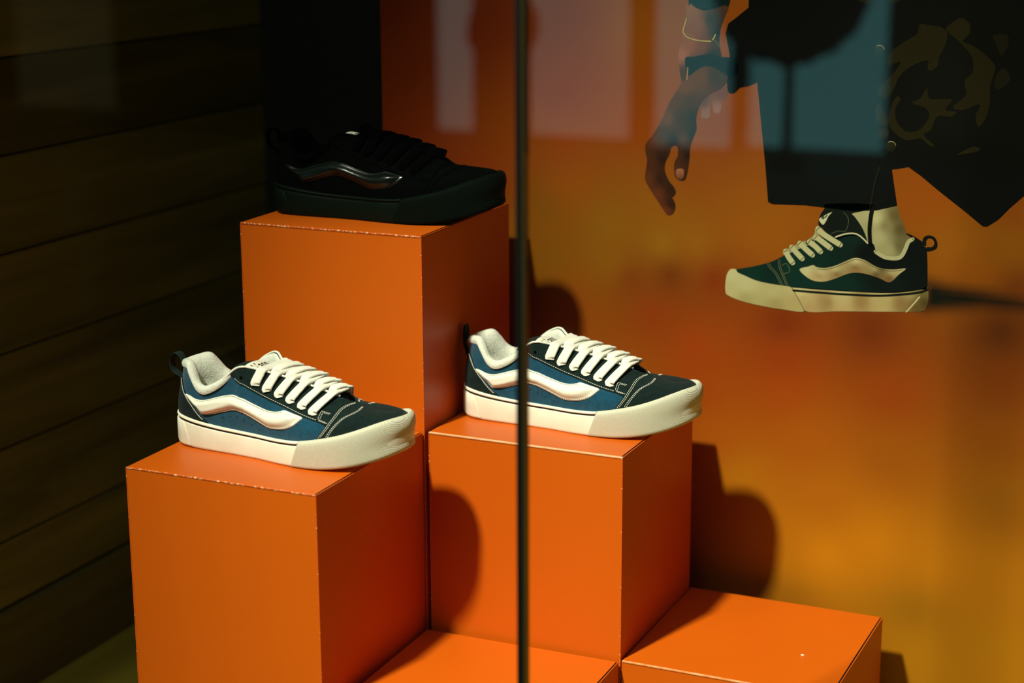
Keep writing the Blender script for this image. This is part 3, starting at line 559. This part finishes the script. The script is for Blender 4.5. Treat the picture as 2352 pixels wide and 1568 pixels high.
EY = [(9.15, .824), (8.48, .776), (7.84, .744), (7.28, .704), (6.70, .656), (6.12, .592)]
def make_sneaker():
    root = empty('sneaker')
    # ---- sole
    base = [(-9, 0, .6), (-2.5, 0, 0), (-.6, .035, 0), (0, .12, 0), (.2, .45, 0), (-.2, .80, 0), (-.6, .835, 0), (-2.2, .84, 0)]
    band('midsole', base, lambda f: 0, lambda f: 1, 200, M_rub, root, closed=True)
    u_a = lambda f: u_lat(180+12*f); u_b = lambda f: u_med(180+12*f)
    band('pinstripe', [(-2.6, .835, 0), (-1.0, .838, 0), (-.75, .87, 0), (-1.0, .905, 0), (-2.6, .907, 0)], lambda f: u_b(f)-1, lambda f: u_a(f), 150, M_pin, root)
    band('welt', [(-2.6, .90, 0), (-.5, .905, 0), (.35, .925, 0), (.45, .955, 0), (-.3, .985, 0), (-2.0, 1.0, .1), (-5.5, 1.0, -.6)], lambda f: u_b(f)-1, lambda f: u_a(f), 150, M_rub, root)
    band('toe_bumper', [(-4, .012, 0), (-.8, .014, 0), (.6, .05, 0), (.9, .12, 0), (1.1, .20, 0), (1.3, .29, 0), (1.4, .38, 0), (1.5, .47, 0), (1.5, .56, 0), (1.5, .65, 0), (1.35, .74, 0), (.95, .83, 0), (.4, .90, 0), (-.4, .94, 0), (-2.2, .98, .2), (-4.0, 1.0, .2), (-5.6, .985, -.3), (-7.5, .93, 0)], u_a, u_b, 130, M_bump, root)
    hp = lambda f: u_lat(37-15*f)
    hq = lambda f: u_med(37-15*f)-1
    band('heel_patch', [(-3, .03, 0), (.2, .04, 0), (.75, .12, 0), (.9, .45, 0), (.6, .78, 0), (-.5, .81, 0), (-3, .815, 0)], hq, hp, 50, M_rub, root)
    ub = np.linspace(0, 1, 121)[:-1]; pp = ol(ub)-ol_n(ub)*2.4
    V = [(p[0]/1000, p[1]/1000, (ZB(p[0])+.0)/1000) for p in pp]; V2 = [(p[0]/1000, p[1]/1000, (ZB(p[0])+4)/1000) for p in pp]; m_ = len(V)
    mesh('outsole', V+V2, [tuple(range(m_-1, -1, -1)), tuple(range(m_, 2*m_))]+[(i, (i+1) % m_, m_+(i+1) % m_, m_+i) for i in range(m_)], M_rub, root, smooth=False)
    # ---- upper
    vv = np.linspace(0, 1, 15); k = len(vv)
    for nm, s0, s1, n_, m in (('quarter', 5.1, NL-5.1, 170, M_navy), ('vamp', -5.1, 5.1, 70, M_blk)):
        ss = np.linspace(s0, s1, n_)
        G = upper(ss[:, None]+0*vv, 0*ss[:, None]+vv)
        mesh(nm, G.reshape(-1, 3), [(i*k+j, (i+1)*k+j, (i+1)*k+j+1, i*k+j+1) for i in range(n_-1) for j in range(k-1)], m, root)
    panel('toe_cap', [(0, 0.0), (0, .5), (0, 1.0), (1, 1), (2, 1), (3, 1), (3.6, 1), (4.3, .995), (4.85, .95), (5.0, .80), (4.99, .62), (4.97, .47), (5.05, .34), (5.14, .22), (5.42, .045), (5.45, 0), (4, 0), (2, 0)], flat_edge(1.3), M_blk, root, (1, -1), is_open=lambda s, v: s < .05 or v > .975 or v < .02, smooth_out=False)
    low = [(11.55, .985), (10.9, .83), (10.35, .765), (9.6, .690), (8.47, .600), (7.5, .535), (6.59, .458), (5.61, .378), (5.05, .31)]
    for sd in (1, -1):
        es = panel('eyestay', low+[(4.85, .47), (4.85, .62), (4.8, .75), (4.62, .86), (4.6, .97), (5.0, .985), (5.4, .985), (6, .985), (7, .985), (8, .985), (9, .985), (10, .985), (11, .985)], flat_edge(1.5), M_blk, root, (sd,))
        s_ = np.linspace(5.5, 12.2, 70); P = cr(_T, s_ if sd > 0 else NL-s_); Nn = upper_n(s_ if sd > 0 else NL-s_, np.ones(70)); P = P+Nn*.0008+np.array([0, 0, .0006])
        V, F = tube(P, .0014, 8); mesh('piping', V, F, M_fleece, es)
        panel('side_stripe', [(16.45, .47), (15.26, .585), (13.97, .70), (12.93, .715), (12.01, .672), (10.85, .594), (9.9, .532), (9.19, .480), (8.38, .436), (7.89, .436), (7.56, .470), (7.39, .500), (6.94, .478), (6.46, .440), (6.54, .364), (6.75, .268), (7.09, .20), (7.53, .165), (8.1, .156), (8.78, .205), (9.58, .272), (10.27, .318), (11.3, .340), (12.43, .335), (13.32, .30), (14.25, .262), (14.6, .32), (15.03, .39), (15.7, .43)], puffy, M_white, root, (sd,), rings=(.3, .8, 1.4, 2.2, 3.2), sp=1.8)
        hl = on_upper([(10.06, .852)] if sd > 0 else [(NL-10.06, .852)], 1.45)[0]; hn = upper_n(np.array([10.06 if sd > 0 else NL-10.06]), np.array([.852]))[0]
        a_ = np.cross(hn, [0, 0, 1]); a_ /= np.linalg.norm(a_); b_ = np.cross(hn, a_)
        V = [hl+hn*.0002]+[hl+hn*.0002+(a_*math.cos(t)+b_*math.sin(t))*.0019 for t in np.linspace(0, 2*math.pi, 13)[:-1]]
        mesh('eyelet', V, [(0, 1+i, 1+(i+1) % 12) for i in range(12)], M_hole, es)
    ctr = [(17.75, .68), (16.68, .50), (15.9, .425), (15.15, .345), (14.5, .22), (13.99, .12), (13.45, 0)]
    panel('heel_counter', ctr+[(15, 0), (17, 0), (19, 0), (21, 0), (23, 0), (24.55, 0)]+[(NL-a, b) for a, b in ctr[-2::-1]]+[(19.6, .74), (19, .75), (18.4, .74)], flat_edge(1.3), M_blk, root, is_open=lambda s, v: v < .02, smooth_out=False)
    # ---- lining with padded collar
    s_ = np.concatenate([np.linspace(7.0, 10.5, 18), np.linspace(10.6, NL-10.6, 110), np.linspace(NL-10.5, NL-7.0, 18)])
    Tt = cr(_T, s_); Bb = cr(_B, s_); tg = cr(_T, s_+.3)-cr(_T, s_-.3); tg[:, 2] = 0; tg /= np.linalg.norm(tg, axis=1, keepdims=True)
    inn = np.stack([-tg[:, 1], tg[:, 0], 0*s_], 1)
    cen = np.stack([np.clip(Tt[:, 0], .045, .2), 0*s_, Tt[:, 2]], 1)-Tt; sg = np.sign((inn*cen).sum(1)); inn *= sg[:, None]
    kk = np.clip((np.minimum(s_, NL-s_)-10.4)/2.0, 0, 1); kk = kk*kk*(3-2*kk)
    prof = [(-1.6, -6.5, 1), (-2.7, -4.2, 1), (-2.9, -1.2, 1), (-1.2, 2.0, 1), (2.2, 3.4, 1), (6.0, 2.2, 1), (9.0, -2.0, 1), (10.6, -8, 1), (10.6, -16, 1), (8.5, -26, 1)]
    V = []
    for i in range(len(s_)):
        for a, b, _ in prof:
            f = .28+.72*kk[i]
            p = Tt[i]+inn[i]*(a*(f if a > 0 else kk[i]*.9+.1)+1.2*(1-kk[i]))/1000+np.array([0, 0, b*(f if b > -8 else 1)/1000 - .0012*(1-kk[i])])
            p[2] = max(p[2], .044); V.append(p)
        V.append(Bb[i]+inn[i]*.007+np.array([0, 0, .012])); V.append(Bb[i]+inn[i]*.012+np.array([0, 0, .009]))
    k = len(prof)+2
    mesh('collar_lining', V, [(i*k+j, (i+1)*k+j, (i+1)*k+j+1, i*k+j+1) for i in range(len(s_)-1) for j in range(k-1)], M_fleece, root)
    V = [np.array([min(max(p[0]*.94+.006, .012), .24), p[1]*.84, .036]) for p in cr(_B, np.linspace(0, NL, 77)[:-1])]
    mesh('insole', V, [tuple(range(len(V)))], M_inner, root, smooth=False)
    # ---- tongue: thick padded strip
    cx = np.array([234, 222, 205, 182, 160, 140, 124, 108, 94, 83, 76, 73, 75, 84, 100, 130, 170, 205])
    cz = np.array([67, 71, 75, 81.5, 86.5, 91, 95.5, 100, 101, 98, 92, 86, 82, 82, 85, 83, 74, 66])
    hw = np.array([9, 12, 16, 19, 22, 25, 28, 30, 30.5, 29.5, 28, 27, 27, 28, 28, 25, 20, 14])
    cc = cat_rom(np.stack([cx, cz], 1), 4, False); ww = np.interp(np.linspace(0, len(hw)-1, len(cc)), np.arange(len(hw)), hw)
    ys = np.linspace(-1, 1, 17); nu = len(cc); topn = int(np.argmin(cc[:, 0]))
    def tongue_pt(i, y):
        drop = 9.5*abs(y)**2.4*(1 if i <= topn else .4)
        return np.array([cc[i, 0]+2.5*abs(y)**2*(1 if i > topn*.6 else 0), ww[i]*y+1.0, cc[i, 1]-drop])/1000
    V = [tongue_pt(i, y) for i in range(nu) for y in ys]; k = len(ys)
    F = [(i*k+j, i*k+j+1, (i+1)*k+j+1, (i+1)*k+j) for i in range(nu-1) for j in range(k-1)]
    tn = mesh('tongue', V, F, M_blk, root)
    def tsurf(a, y, h):   # a: position along the outer face, 0..1
        x = a*(nu-1); i = int(min(max(x, 0), nu-2)); t = x-i
        p = tongue_pt(i, y)*(1-t)+tongue_pt(i+1, y)*t
        e = tongue_pt(min(i+1, nu-1), y)-tongue_pt(i, y); g_ = tongue_pt(i, y+.03)-tongue_pt(i, y-.03); n_ = np.cross(e, g_); n_ /= np.linalg.norm(n_)
        if n_[2] < 0: n_ = -n_
        return p+n_*h/1000
    a0, a1 = (np.argmin(abs(cc[:topn, 0]-128)))/(nu-1), (np.argmin(abs(cc[:topn, 0]-96)))/(nu-1)
    V = [tsurf(a0+(a1-a0)*i/12, -.52+1.04*j/12, .9 if 0 < i < 12 and 0 < j < 12 else -.1) for i in range(13) for j in range(13)]
    lb = mesh('tongue_label', V, [(i*13+j, i*13+j+1, (i+1)*13+j+1, (i+1)*13+j) for i in range(12) for j in range(12)], M_white, tn)
    cu = bpy.data.curves.new('label_text', 'FONT'); cu.body = 'Vans'; cu.resolution_u = 3; cu.shear = .25; cu.offset = .012
    to = bpy.data.objects.new('label_text', cu); C.objects.link(to)
    tm = bpy.data.meshes.new_from_object(to.evaluated_get(bpy.context.evaluated_depsgraph_get()))
    C.objects.unlink(to); bpy.data.objects.remove(to)
    W = np.array([v.co[:2] for v in tm.vertices]); W = (W-W.min(0))/(W.max(0)-W.min(0))
    mesh('label_lettering', [tsurf(a0+(a1-a0)*(.25+.5*q[1]), -.40+.80*q[0], 1.15) for q in W], [tuple(p.vertices) for p in tm.polygons], M_pin, lb, smooth=False)
    bpy.data.meshes.remove(tm)
    # ---- laces
    L3 = on_upper(EY, 2.4); R3 = on_upper([(NL-a, b) for a, b in EY], 2.4); L0 = on_upper(EY, 0); R0 = on_upper([(NL-a, b) for a, b in EY], 0)
    LN = upper_n(np.array([e[0] for e in EY]), np.array([e[1] for e in EY])); RN = upper_n(np.array([NL-e[0] for e in EY]), np.array([e[1] for e in EY]))
    def tz(x): return float(np.interp(x, cc[:topn+1, 0][::-1]/1000, cc[:topn+1, 1][::-1]/1000))
    def lace(pts, A_up, B_up, wid, ends):
        q = cat_rom(np.array(pts), 6, False); tpar = np.linspace(0, 1, len(q))
        up = np.array([A_up*(1-t)*.8+B_up*t*.8+np.array([0, 0, .9])*4*t*(1-t) for t in tpar]); up /= np.linalg.norm(up, axis=1, keepdims=True)
        e0 = np.clip(tpar/.14, 0, 1); e1 = np.clip((1-tpar)/.14, 0, 1)
        tp = (ends[0]+(1-ends[0])*np.sqrt(1-(1-e0)**2))*(ends[1]+(1-ends[1])*np.sqrt(1-(1-e1)**2))
        V, F = tube(q, 0, 16, flat=(wid, .0040), up=up, taper=tp, groove=.0006)
        mesh('lace', V, F, M_lace, root)
    def side(i, sgn, h, ds=-.22):      # climb from the eyelet to the eyestay edge, riding on the leather
        s0, v0 = EY[i]; out = []
        for t in (0, .35, .7, 1.0):
            sv = (s0+ds*t, v0+(1-v0)*t); sv = sv if sgn > 0 else (NL-sv[0], sv[1])
            out.append(on_upper([sv], h)[0]+np.array([0, 0, .0006*t]))
        return out
    def over(A, B, lift):               # from edge to edge across the tongue
        out = []
        for t in (.2, .4, .6, .8):
            p = A*(1-t)+B*t; k_ = 4*t*(1-t)
            out.append(np.array([p[0], p[1], max(p[2]-.0015*k_+lift*k_, (tz(p[0])+.0030+lift*.7)*k_**.5+p[2]*(1-k_**.5))]))
        return out
    for i in range(6):            # laces coming up out of the near eyelets
        a_, b_ = side(i, 1, 3.1), side(i, -1, 3.1)
        n0 = LN[i]
        lace([L0[i]-n0*.0016+np.array([0, -.0010, -.0014]), L0[i]+n0*.0016+np.array([0, -.0012, -.0016]), L0[i]+n0*.0029+np.array([0, -.0002, -.0002])]+a_[1:]+over(a_[-1], b_[-1]+np.array([.003, 0, 0]), .0012)+[p+np.array([.003, 0, 0]) for p in b_[::-1]]+[R0[i]-RN[i]*.002+np.array([.003, 0, -.002])], LN[i], RN[i], .0122, (.6, .5))
    for i in range(5):            # laces tucked under the eyestay edge, crossing over the others
        A = cr(_T, np.array([EY[i+1][0]+.05]))[0]; b_ = side(i+1, -1, 4.6)
        A0 = A+np.array([0, -.003, -.0045]); A1 = A+np.array([0, .0030, -.0022])
        lace([A0, A1]+over(A+np.array([.0005, .0035, .0008]), b_[-1]+np.array([.005, 0, .0]), .0050)+[p+np.array([.005, 0, 0]) for p in b_[::-1]]+[R0[i+1]-RN[i+1]*.002+np.array([.005, 0, -.002])], LN[i], RN[i], .0112, (.9, .5))
    # ---- heel pull tab
    th = np.linspace(R(-75), R(200), 26)
    loop = np.stack([-.0035-.0085*np.cos(th)*1.0-.0035*0, 0*th, .0905+.0125*np.sin(th)], 1)
    loop = np.vstack([[.0035, 0, .070], [.0005, 0, .076], loop, [.0065, 0, .0885]])
    up = np.tile(np.array([0, 1., 0]), (len(loop), 1))
    T_ = np.gradient(loop, axis=0); T_ /= np.linalg.norm(T_, axis=1, keepdims=True); nrm = np.stack([-T_[:, 2], 0*T_[:, 0], T_[:, 0]], 1)
    V, F = tube(loop, 0, 10, flat=(.012, .0016), up=nrm); mesh('pull_tab', V, F, M_tab, root)
    # ---- stitching (hundreds of tiny stitches: one part)
    STITCH.clear()
    es_low = low[1:-1]
    stitches(shift(es_low, .0, .035), 1.35)
    e1 = [(5.30, .06), (5.0, .23), (4.84, .47), (4.84, .62), (4.80, .77), (4.48, .89), (3.98, .965)]
    e1b = [(5.18, .07), (4.88, .23), (4.71, .47), (4.70, .61), (4.66, .74), (4.38, .86), (3.9, .945)]
    e2 = [(4.89, .06), (4.55, .256), (4.18, .44), (3.7, .56), (3.39, .68), (3.15, .88)]
    stitches(e1, 1.3, 2.6, 2.0); stitches(e1b, 1.3, 2.6, 2.0); stitches(e2, 1.3, 2.6, 2.0); stitches(shift(e2, -.10, -.012), 1.3, 2.6, 2.0)
    stitches(shift(ctr[:-1], .13, .0), 1.25, 2.6, 1.9); stitches(shift(ctr[:-1], .25, .0), 1.25, 2.6, 1.9)
    sq = [(5.66, .44), (5.76, .62), (5.17, .585), (5.12, .37)]
    stitches([sq[3], sq[0], sq[1], sq[2]], 1.5, 2.4, 1.8, smooth_line=False); stitches([(5.55, .452), (5.64, .592), (5.22, .565)], 1.5, 2.4, 1.8, smooth_line=False)
    stitches([(5.0, .35), (5.1, .355), (5.65, .418)], 1.5, 2.4, 1.8, smooth_line=False)
    V = []; F = []
    for s8 in STITCH:
        k = len(V); V += [p/1000 for p in s8]
        F += [(k, k+1, k+2, k+3), (k+3, k+2, k+4, k+5), (k+5, k+4, k+6, k+7), (k, k+3, k+5, k+7), (k+1, k+6, k+4, k+2)]
    st = mesh('stitching', V, F, M_thread, root, smooth=False); tag(st, kind='stuff')
    STITCH.clear()
    top_l = [(15.0, .555), (13.97, .655), (12.93, .665), (12.01, .632), (10.85, .556), (9.9, .494), (9.19, .444), (8.38, .402), (7.8, .40), (7.4, .44)]
    bot_l = [(14.0, .30), (13.32, .335), (12.43, .37), (11.3, .375), (10.27, .352), (9.58, .308), (8.78, .240), (8.1, .195), (7.53, .20), (7.1, .235), (6.8, .30)]
    stitches(shift(top_l, 0, .02), 1.6, 2.6, 1.7, .22); stitches(shift(bot_l, 0, -.016), 1.6, 2.6, 1.7, .22)
    V = []; F = []
    for s8 in STITCH:
        k = len(V); V += [p/1000 for p in s8]
        F += [(k, k+1, k+2, k+3), (k+3, k+2, k+4, k+5), (k+5, k+4, k+6, k+7), (k, k+3, k+5, k+7), (k+1, k+6, k+4, k+2)]
    st = mesh('stripe_stitching', V, F, mat('grey_thread', (.16, .15, .10), .8), root, smooth=False); tag(st, kind='stuff')
    # ---- punched air holes
    for a, b in [(12.25, .222), (11.45, .24), (10.62, .228), (9.89, .19), (9.37, .15), (8.85, .105)]:
        p = on_upper([(a, b)], .15)[0]; hn = upper_n(np.array([a]), np.array([b]))[0]
        a_ = np.cross(hn, [0, 0, 1]); a_ /= np.linalg.norm(a_); b_ = np.cross(hn, a_)
        V = [p]+[p+(a_*math.cos(t)+b_*math.sin(t))*.0007 for t in np.linspace(0, 2*math.pi, 9)[:-1]]
        mesh('air_hole', V, [(0, 1+i, 1+(i+1) % 8) for i in range(8)], M_hole, root)
    return root
def place(o, loc, rz, label):
    o.location = loc; o.rotation_euler = (0, 0, R(rz)); tag(o, label, 'sneaker', 'sneakers on the display boxes')
first = make_sneaker()
second = copy_tree(first); third = copy_tree(first)
place(first, (-1.2080, 1.7375, .5006), -.8, 'navy and black sneaker with cream stripe on the chipped box at the left')
place(second, (-.9457, 1.9730, .5006), 1.8, 'navy and black sneaker with cream stripe behind the dark glass seam')
place(third, (-1.2043, 1.9650, .7396), 4.3, 'all-black sneaker in shadow on top of the tallest box')
# the black pair: same shape, other materials
K_sole = mat('black_rubber', (.0018, .006, .003), .5, .08, bump=(160, .10, .0006))
K_knurl = knurl_material('black_knurled_rubber', (.0022, .0075, .0038), (.0008, .003, .0015), .05)
K_suede = mat('jet_suede', (.0008, .001, .0009), .95, .02, noise=(190, (.0015, .0018, .0015), .35, .65))
K_gloss = mat('black_patent', (.003, .006, .004), .26, .4)
K_soft = mat('black_cloth', (.0008, .001, .0008), 1, .0)
SW = {M_navy: K_suede, M_blk: K_suede, M_white: K_gloss, M_fleece: K_soft, M_rub: K_sole, M_lace: K_soft, M_thread: K_soft, M_pin: K_sole, M_tab: K_soft, M_inner: K_soft, M_bump: K_knurl}
def recolour(o):
    if o.type == 'MESH':
        m0 = o.data.materials[0]
        o.material_slots[0].link = 'OBJECT'
        o.material_slots[0].material = K_soft if o.name.startswith('stripe_stitching') else (M_white if o.name.startswith('tongue_label') else SW.get(m0, m0))
    for ch in o.children: recolour(ch)
recolour(third)
bm = bmesh.new(); bmesh.ops.create_icosphere(bm, subdivisions=2, radius=.0016)
for v in bm.verts: v.co = Vector((v.co.x*(1.3+.5*math.sin(900*v.co.y)), v.co.y*.8, max(v.co.z*.6, -.0006)))
cr_ = bm_obj('paper_crumb', bm, mat('paper_white', (.8, .75, .62), .8), smooth=False); cr_.location = (-.5021, 1.9641, .2498)
tag(cr_, 'tiny white paper crumb lying on the low box at the lower right', 'crumb')
for ch in second.children:                       # its heel loop is pressed upright by the tall box
    if ch.name.startswith('pull_tab'): ch.scale = (.25, 1, 1.12); ch.location = (.0015, 0, -.006)
bpy.context.view_layer.update()
